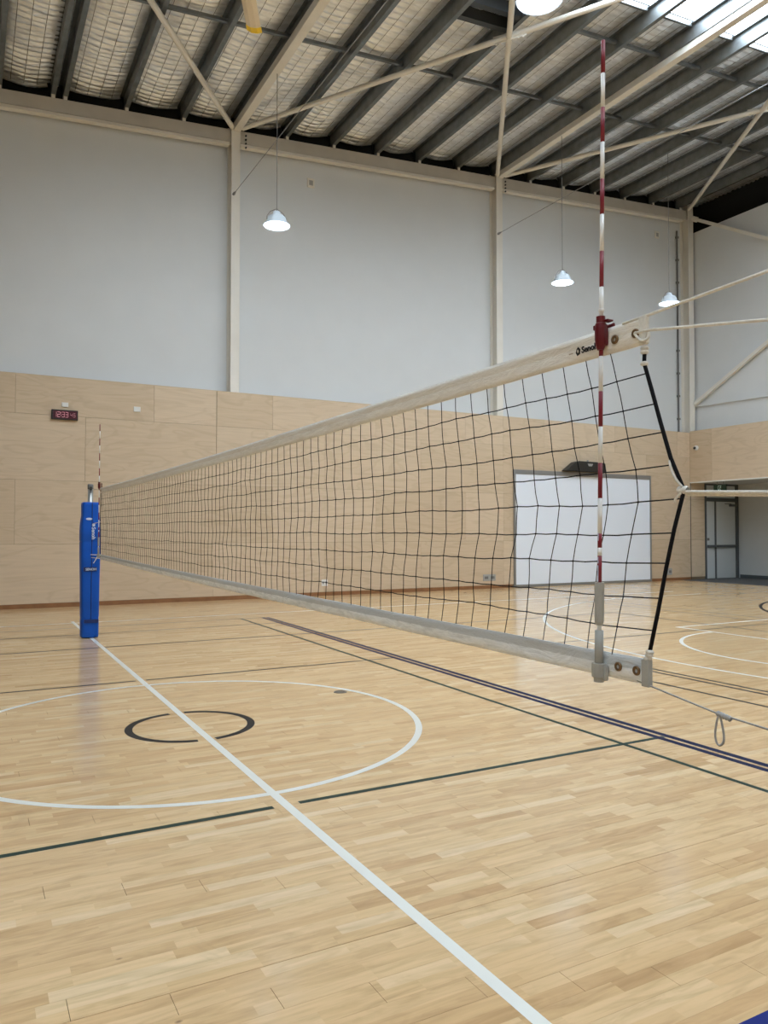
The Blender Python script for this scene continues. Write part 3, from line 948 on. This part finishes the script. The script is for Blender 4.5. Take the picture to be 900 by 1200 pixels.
ck = thing('digital_clock', 'black digital wall clock with glowing red digits', 'clock', (1.675, D, 3.805))
obj('case', B((1.43, D - .065, 3.712), (1.92, D - .003, 3.905), .006), M['blackpl'], ck)
obj('face', B((1.455, D - .067, 3.735), (1.895, D - .06, 3.882)), M['clockface'], ck)
SEG = {'0': 'abcdef', '1': 'bc', '2': 'abged', '3': 'abgcd', '4': 'fgbc', '5': 'afgcd', '6': 'afgedc', '7': 'abc', '8': 'abcdefg', '9': 'abcdfg'}
def digit(ch, x, z, w, h):
    bm = bmesh.new()
    t = w * .17
    y0, y1 = D - .0695, D - .0665
    S_ = {'a': (0, h - t, w, h), 'g': (0, h / 2 - t / 2, w, h / 2 + t / 2), 'd': (0, 0, w, t), 'f': (0, h / 2, t, h), 'b': (w - t, h / 2, w, h), 'e': (0, 0, t, h / 2), 'c': (w - t, 0, w, h / 2)}
    for s in SEG[ch]:
        a = S_[s]
        box(bm, (x + a[0] + .003, y0, z + a[1] + .002), (x + a[2] - .003, y1, z + a[3] - .002))
    obj('digit', bm, M['digit'], ck)
for ch, x in zip('1233', (1.468, 1.535, 1.617, 1.684)): digit(ch, x, 3.757, .055, .105)
for ch, x in zip('45', (1.775, 1.828)): digit(ch, x, 3.768, .042, .078)
for z in (3.785, 3.835): obj('colon_dot', B((1.598, D - .0695, z), (1.607, D - .0665, z + .012)), M['digit'], ck)

# ================================================================== VOLLEYBALL NET
NY0, NY1 = 1.42, 10.70          # near and far ends along Y
def ztop(y):
    t = (y - NY0) / (NY1 - NY0)
    return 2.052 + 0.018 * t - 0.020 * 4 * t * (1 - t)
def zbot(y):
    t = (y - NY0) / (NY1 - NY0)
    return 1.094 + 0.032 * t - 0.012 * 4 * t * (1 - t)
net = thing('volleyball_net', 'black mesh volleyball net with white tapes stretched across the court', 'net', (X0, 6.06, 0))
def tape(fz0, fz1, nseg, nz, amp, th):
    bm = bmesh.new()
    rings = []
    for i in range(nseg + 1):
        y = NY0 + (NY1 - NY0) * i / nseg
        row = []
        zz0, zz1 = fz0(y), fz1(y)
        side = []
        for j in range(nz + 1):
            t = j / nz
            bulge = th * (0.6 + math.sin(math.pi * t) * .8)
            wob = amp * mn.noise(Vector((y * 3.0, t * 2.0, 5.0)))
            side.append((y, zz0 + (zz1 - zz0) * t, bulge, wob))
        row = [bm.verts.new((X0 - b_ + w_, yy, z_)) for yy, z_, b_, w_ in side] + [bm.verts.new((X0 + b_ + w_, yy, z_)) for yy, z_, b_, w_ in reversed(side)]
        rings.append(row)
    n = len(rings[0])
    for a, b in zip(rings, rings[1:]):
        for k in range(n): bm.faces.new((a[k], b[k], b[(k + 1) % n], a[(k + 1) % n]))
    bm.faces.new(rings[0]); bm.faces.new(rings[-1][::-1])
    bmesh.ops.recalc_face_normals(bm, faces=bm.faces[:])
    return bm
TW, BW = 0.073, 0.066
top_tape = obj('top_tape', tape(lambda y: ztop(y) - TW, ztop, 120, 5, .003, .004), M['band_t'], net, True)
bot_tape = obj('bottom_tape', tape(zbot, lambda y: zbot(y) + BW, 120, 5, .006, .004), M['band_b'], net, True)
obj('end_hem', B((X0 - .0075, NY0 - .004, 2.052 - TW), (X0 + .0075, NY0 + .020, 2.052), .002), M['rope'], top_tape)
obj('end_hem', B((X0 - .009, NY0 - .004, 1.090), (X0 + .009, NY0 + .020, 1.094 + BW), .002), M['sleeve'], bot_tape)
def eyelet(y, z, parent):
    bm = bmesh.new()
    lathe(bm, (X0 - .0085, y, z), [(.0058, .001), (.0058, -.0025), (.0095, -.003), (.0125, -.001), (.0125, .002)], 20, 'X')
    e = obj('eyelet', bm, M['brass'], parent, True)
eyelet(1.523, 2.012, top_tape); eyelet(1.450, 2.012, top_tape)
eyelet(1.520, 1.128, bot_tape); eyelet(1.456, 1.127, bot_tape)
eyelet(10.66, 2.03, top_tape); eyelet(10.66, 1.16, bot_tape)
# maker's lettering on the tape, next to the clamp
obj('lettering', text_bm('Senoh', 0.0255, (X0 - .0075, 1.652, 2.0015), (0, -1, 0), (0, 0, 1), .0006, .0007, 1.0), M['ink'], top_tape)
bm = bmesh.new()
cyl, czl = 1.6665, 2.009
prism(bm, [(X0 - .0075, cyl + a, czl + b) for a, b in ((.0, .013), (-.009, .005), (-.008, -.008), (.003, -.013), (.009, -.003), (.006, .007))], (.001, 0, 0))
obj('emblem', bm, M['ink'], top_tape)
bm = bmesh.new()
prism(bm, [(X0 - .0082, cyl + a, czl + b) for a, b in ((.001, .006), (-.003, .001), (-.001, -.005), (.003, -.001))], (.001, 0, 0))
obj('emblem_cut', bm, M['band_t'], top_tape)
obj('dash', B((X0 - .0075, 1.688, 2.006), (X0 - .0067, 1.704, 2.009)), M['ink_t'], top_tape)

# mesh of knotted cords
NX, NZ = 97, 10
dy = (NY1 - 0.02 - (NY0 + .035)) / NX
ZN = [None] * 11
def node(i, j):
    y = NY0 + .035 + dy * i
    zb_, zt_ = zbot(y) + BW - .004, ztop(y) - TW + .004
    t = j / NZ
    z = zb_ + (zt_ - zb_) * t
    # the side cord is hauled out at mid height, the cords near the end follow it
    prof = max(0.0, 1 - abs(z - 1.590) / (0.42 if z < 1.59 else 0.40))
    pull = 0.118 * prof * math.exp(-(y - NY0) / 1.05)
    pull2 = -0.05 * prof * math.exp(-(NY1 - y) / 0.8)
    edge = 0 if j in (0, NZ) else 1
    jy = edge * (0.007 * mn.noise(Vector((i * .9, j * 1.7, 2.2))) + 0.004 * math.sin(j * 1.9 + i * .35))
    jz = edge * 0.009 * mn.noise(Vector((i * .33, j * 1.3, 7.7)))
    if j == 2: jz -= 0.006 * math.exp(-abs(i - 6) / 5.0)
    jx = edge * 0.010 * mn.noise(Vector((i * .25, j * .6, 11.0)))
    return Vector((X0 + jx, y - pull - pull2 + jy, z + jz))
mv, mf = [], []
def cord(p, q, r=0.0017, sag=0.0, side=0.0):
    pts = [p, (p + q) / 2 + Vector((0, side, -sag)), q]
    k0 = len(mv)
    d = (q - p).normalized()
    s = d.cross(Vector((1, 0, 0))).normalized() * r
    u = Vector((r, 0, 0))
    for c in pts: mv.extend([tuple(c + s), tuple(c + u), tuple(c - s), tuple(c - u)])
    for m_ in range(2):
        k = k0 + 4 * m_
        for a in range(4): mf.append((k + a, k + (a + 1) % 4, k + 4 + (a + 1) % 4, k + 4 + a))
def knot(c, r=0.0045):
    k = len(mv)
    mv.extend([tuple(c + Vector(v) * r) for v in ((1, 0, 0), (-1, 0, 0), (0, 1, 0), (0, -1, 0), (0, 0, 1), (0, 0, -1))])
    for f in ((0, 2, 4), (2, 1, 4), (1, 3, 4), (3, 0, 4), (2, 0, 5), (1, 2, 5), (3, 1, 5), (0, 3, 5)): mf.append(tuple(k + a for a in f))
G = [[node(i, j) for j in range(NZ + 1)] for i in range(NX + 1)]
for i in range(NX + 1):
    for j in range(NZ):
        if i == 0: continue
        cord(G[i][j], G[i][j + 1], side=0.004 * mn.noise(Vector((i * 2.1, j * 3.3, 1.0))))
        if j: knot(G[i][j])
# near side cord follows the measured polyline
SIDE = [(1.425, 1.975), (1.428, 1.93), (1.405, 1.86), (1.375, 1.765), (1.345, 1.675), (1.305, 1.592), (1.335, 1.50), (1.362, 1.40), (1.390, 1.285), (1.422, 1.165)]
def side_y(z):
    for (ya, za), (yb, zb_) in zip(SIDE, SIDE[1:]):
        if za >= z >= zb_: return ya + (yb - ya) * (za - z) / (za - zb_)
    return 1.425
for j in range(1, NZ):
    p0 = Vector((X0, side_y(G[1][j].z + .006), G[1][j].z + .004))
    cord(p0, G[1][j])
    for i in range(1, NX):
        cord(G[i][j], G[i + 1][j], sag=0.0018)
py_obj('mesh_cords', mv, mf, M['cord'], net)
def smooth_path(pts, n=6):
    out = []
    P = [Vector(p) for p in pts]
    for i in range(len(P) - 1):
        p0, p1, p2, p3 = P[max(i - 1, 0)], P[i], P[i + 1], P[min(i + 2, len(P) - 1)]
        for k in range(n):
            t = k / n
            out.append(0.5 * ((2 * p1) + (-p0 + p2) * t + (2 * p0 - 5 * p1 + 4 * p2 - p3) * t * t + (-p0 + 3 * p1 - 3 * p2 + p3) * t ** 3))
    out.append(P[-1])
    return out
obj('side_cord', tube(bmesh.new(), [(X0, y, z) for y, z in SIDE], .0052, 8), M['cord'], net, True)['label'] = 'thick black side cord hauled outward at mid height'
obj('side_cord', tube(bmesh.new(), [(X0, 10.69, 1.19), (X0, 10.73, 1.6), (X0, 10.69, 2.0)], .005, 6), M['cord'], net, True)
# lashings at the near end
for z0, dyy in (((1.968, 1.958, 1.928), 0), ((1.180, 1.172, 1.163), .002)):
    for k, z in enumerate(z0):
        obj('lashing', lathe(bmesh.new(), (X0, side_y(z), z), [(.0065, -.006), (.0085, -.004), (.0115, 0), (.0085, .004), (.0065, .006)], 12), M['rope'], net, True)
obj('lashing', tube(bmesh.new(), smooth_path([(X0 - .010, 1.45, 2.012), (X0 - .012, 1.436, 1.995), (X0 - .012, 1.42, 1.985), (X0 - .006, 1.408, 1.992), (X0, 1.412, 2.005)]), .004, 8), M['rope'], net, True)
# ropes that strain the net to the posts
PY0, PY1 = 0.60, 11.53
def rope(pts, r, mat, label):
    o = obj('rope', tube(bmesh.new(), pts, r, 8), mat, net, True)
    o['label'] = label
    return o
rope([(X0, 1.50, 2.050), (X0, 1.412, 2.053), (X0, PY0 + .03, 2.083)], .0042, M['rope'], 'white headline rope at the net top')
rope([(X0 - .011, 1.45, 2.012), (X0 - .004, 1.41, 2.012), (X0, PY0 + .03, 1.885)], .0040, M['rope'], 'white rope tied through the top eyelet')
for dx, dz in ((-.0035, -.005), (.0035, -.0105)):
    rope([(X0, 1.318, 1.592), (X0 + dx, 1.295, 1.592 + dz), (X0 + dx, PY0 + .03, 1.560 + dz)], .0042, M['rope'], 'doubled white rope at mid height')
bm = bmesh.new()
for k in range(4):
    lathe(bm, (X0, 1.298 + k * .007, 1.592), [(.007, -.004), (.0105, 0), (.007, .004)], 12, 'Y')
tube(bm, smooth_path([(X0 - .005, 1.306, 1.60), (X0 - .007, 1.325, 1.622), (X0 - .007, 1.338, 1.645), (X0 - .003, 1.346, 1.668)]), .003, 6)
tube(bm, smooth_path([(X0 - .006, 1.31, 1.585), (X0 - .010, 1.322, 1.572), (X0 - .008, 1.327, 1.562)]), .003, 6)
obj('knot', bm, M['rope'], net, True)
rope([(X0, 1.46, 1.100), (X0, 1.42, 1.094), (X0, 1.218, 1.065), (X0, 1.09, 1.057), (X0, PY0 + .03, 1.035)], .0024, M['rope_g'], 'thin grey wire rope at the net foot')
bm = bmesh.new()
for k in range(5):
    lathe(bm, (X0, 1.214 - k * .0075, 1.0645 - k * .0012), [(.004, -.005), (.0075, 0), (.004, .005)], 10, 'Y')
tube(bm, smooth_path([(X0, 1.212, 1.063), (X0 - .004, 1.2145, 1.05), (X0 - .005, 1.2195, 1.018), (X0 - .005, 1.2155, .998), (X0 - .003, 1.2085, .993), (X0, 1.2015, 1.002),
                      (X0 + .002, 1.2015, 1.02), (X0 + .002, 1.208, 1.05), (X0, 1.209, 1.064)], 8), .0027, 8)
obj('hanging_loop', bm, M['rope_g'], net, True)['label'] = 'small grey rope loop hanging under the foot rope'
rope([(X0, 10.66, 2.055), (X0, PY1 - .03, 2.085)], .004, M['rope'], 'white headline rope to the far post')
rope([(X0, 10.66, 1.135), (X0 - .02, PY1 - .17, 1.13), (X0 - .02, PY1 - .165, 1.13)], .004, M['rope'], 'white foot rope to the far post')
rope([(X0, 10.72, 1.62), (X0, PY1 - .13, 1.60)], .004, M['rope'], 'white mid rope to the far post')

# ================================================================== ANTENNAS
AX = X0 - 0.021
def make_antenna(y_base):
    t = thing('net_antenna', 'large red and white banded antenna clamped to the near end of the net', 'antenna', (AX, y_base, 1.08), 'net antennas')
    def at(z): return (AX + .002, y_base - 0.0193 * (z - 1.08), z)
    def seg(z0, z1, r, mat, name):
        return obj(name, tube(bmesh.new(), [at(z0), at(z1)], r, 14), mat, t, True)
    zs_ = [2.847, 2.756, 2.661, 2.565, 2.463, 2.365, 2.263, 2.164]
    for i, (a, b) in enumerate(zip(zs_, zs_[1:])):
        seg(b, a, .0058, M['red'] if i % 2 == 0 else M['white'], 'red_band' if i % 2 == 0 else 'white_band')
    seg(2.06, 2.164, .0062, M['white'], 'white_band')
    obj('ferrule', lathe(bmesh.new(), at(2.098), [(.0062, -.004), (.0080, -.002), (.0080, .004), (.0062, .007)], 14), M['white'], t, True)
    bands = [(2.0, 1.973, 1), (1.973, 1.876, 0), (1.876, 1.779, 1), (1.779, 1.679, 0), (1.679, 1.582, 1), (1.582, 1.485, 0), (1.485, 1.446, 1), (1.446, 1.424, 0), (1.424, 1.345, 1)]
    for a, b, red in bands:
        seg(b, a, .0060, M['red'] if red else M['white'], 'red_band' if red else 'white_band')
    # red clamp biting the tape
    c = at(2.03)
    bm = bmesh.new()
    tube(bm, [(c[0] - .002, at(z)[1], z) for z in (1.990, 2.004, 2.02, 2.05, 2.062, 2.064, 2.082)], [.009, .0135, .0160, .0165, .0150, .0125, .0125], 14)
    box(bm, (c[0], c[1] - .015, 2.002), (c[0] + .014, c[1] + .014, 2.060), .003)
    box(bm, (c[0] - .002, c[1] - .027, 2.066), (c[0] + .02, c[1] - .006, 2.071), .0015)
    box(bm, (c[0] - .008, c[1] + .010, 2.048), (c[0] + .012, c[1] + .024, 2.062), .002)
    obj('clamp', bm, M['redclamp'], t)
    obj('clamp_back', B((X0 + .006, c[1] - .02, 1.985), (X0 + .016, c[1] + .018, 2.066), .003), M['redclamp'], t)
    # grey plastic sleeve in two lengths and its foot clamp
    sl = obj('sleeve', tube(bmesh.new(), [at(z) for z in (1.234, 1.244, 1.340, 1.351)], [.0095, .0125, .0132, .0128], 10), M['sleeve'], t)
    seg(1.215, 1.236, .0062, M['white'], 'white_band')
    obj('sleeve', tube(bmesh.new(), [at(z) for z in (1.115, 1.219)], .0118, 14), M['sleeve'], t, True)
    bm = bmesh.new()
    tube(bm, [at(z) for z in (1.092, 1.094, 1.128, 1.130)], [.0185, .0195, .0195, .0185], 16)
    tube(bm, [at(z) for z in (1.0785, 1.094)], .014, 14)
    box(bm, (AX, y_base - .026, 1.084), (X0 - .006, y_base + .012, 1.126), .003)
    obj('foot_clamp', bm, M['sleeve'], t)
    # tiny pale printing on the lowest bands
    for z, h in ((1.476, .022), (1.412, .018), (1.375, .045)):
        obj('printing', B((AX - .0045, at(z)[1] - .0012, z - h / 2), (AX - .0038, at(z)[1] + .0012, z + h / 2)), M['print_w'], t)
    return t
ant = make_antenna(1.5805)
ant2 = copy_tree(ant)
ant2.location = (AX, 10.735, 1.08 + .065)
ant2['label'] = 'small distant antenna clamped to the net end beside the blue post'

# ================================================================== POSTS
PX = X0 - .02
def make_post(y):
    t = thing('net_post', 'steel net post wrapped in blue padding on the white line', 'post', (PX, y, 0))
    obj('pole', tube(bmesh.new(), [(PX, y, 0.0), (PX, y, 2.10)], .036, 20), M['pole'], t, True)
    obj('pole_cap', lathe(bmesh.new(), (PX, y, 2.09), [(.0365, 0), (.040, .005), (.040, .06), (.034, .072), (.001, .072)], 20), M['plate_d'], t, True)
    obj('pulley', B((PX - .015, y - .055, 2.075), (PX + .015, y - .03, 2.125), .004), M['blackpl'], t)
    prof = [(0.012, .118), (0.03, .124), (0.25, .126), (0.275, .122), (0.30, .127), (0.8, .132), (1.05, .138), (1.25, .141), (1.335, .141), (1.352, .135), (1.37, .143), (1.50, .143), (1.60, .138), (1.68, .128), (1.72, .122), (1.86, .124), (1.895, .120), (1.905, .105), (1.905, .04)]
    bm = bmesh.new()
    rings = []
    n = 40
    for z, h in prof:
        ring = []
        for k in range(n):
            a = 2 * math.pi * (k + .5) / n
            ca, sa = math.cos(a), math.sin(a)
            e = 0.32
            rx = math.copysign(abs(ca) ** e, ca); ry = math.copysign(abs(sa) ** e, sa)
            ring.append(bm.verts.new((PX + h * rx * .93, y + h * ry * .93, z)))
        rings.append(ring)
    for a, b in zip(rings, rings[1:]):
        for k in range(n): bm.faces.new((a[k], a[(k + 1) % n], b[(k + 1) % n], b[k]))
    bm.faces.new(rings[0][::-1])
    bmesh.ops.recalc_face_normals(bm, faces=bm.faces[:])
    pad = obj('padding', bm, M['blue'], t, True)
    yf = y - .93 * .120
    pts = [(z, h) for z, h in prof if .2 < z < 1.9]
    obj('seam', tube(bmesh.new(), [(PX + .012 - (1.9 - z) * .004, y - .93 * h - .0015, z) for z, h in pts], .005, 6), M['blue_d'], pad)
    def ywall(z):
        for (za, ha), (zb_, hb) in zip(prof, prof[1:]):
            if za <= z <= zb_: return y - .93 * (ha + (hb - ha) * (z - za) / max(zb_ - za, 1e-6)) - .003
        return yf
    obj('lettering', text_bm('Senoh', .070, (PX + .006, ywall(1.45) - .004, 1.555), (0, 0, -1), (1, 0, 0), .001, .0016, 1.0), M['print_w'], pad)
    bm = bmesh.new()
    yy = ywall(1.60) - .003
    prism(bm, [(PX + .029 + .022 * math.cos(a), yy, 1.585 + .026 * math.sin(a)) for a in [i * TAU / 6 for i in range(6)]], (0, -.001, 0))
    obj('emblem', bm, M['print_w'], pad)
    bm = bmesh.new()
    yy = ywall(1.66) - .002
    prism(bm, [(PX - .03 + .042 * math.cos(i * TAU / 20), yy, 1.668 + .016 * math.sin(i * TAU / 20)) for i in range(20)], (0, -.001, 0))
    obj('oval_label', bm, M['print_w'], pad)
    yy = ywall(.97)
    st = obj('strap_label', B((PX - .10, yy - .003, .935), (PX + .075, yy + .003, .995)), M['blue_d'], pad)
    obj('lettering', text_bm('SENOH', .046, (PX - .072, yy - .005, .949), (1, 0, 0), (0, 0, 1), .001, .0012, .95), M['print_w'], pad)
    obj('hem_strap', B((PX - .085, ywall(.24) - .003, .215), (PX + .105, ywall(.24) + .004, .262)), M['blue_d'], pad)
    # tie cord round the padding
    ring = []
    h = .93 * .146
    bm = bmesh.new()
    tube(bm, [(PX - .01, y - h - .002, 1.17), (PX + .06, y - h - .004, 1.165), (PX + h - .02, y - h + .004, 1.168), (PX + h + .003, y - .05, 1.17)], .005, 6)
    tube(bm, smooth_path([(PX + .085, y - h - .003, 1.165), (PX + .065, y - h - .006, 1.11), (PX + .03, y - h - .004, 1.05)]), .005, 6)
    obj('tie_cord', bm, M['rope'], pad)
    return t
post = make_post(PY1)
post2 = copy_tree(post)
post2.location = (PX, PY0, 0)
post2['label'] = 'steel net post in blue padding beyond the right picture edge, holding the net ropes'
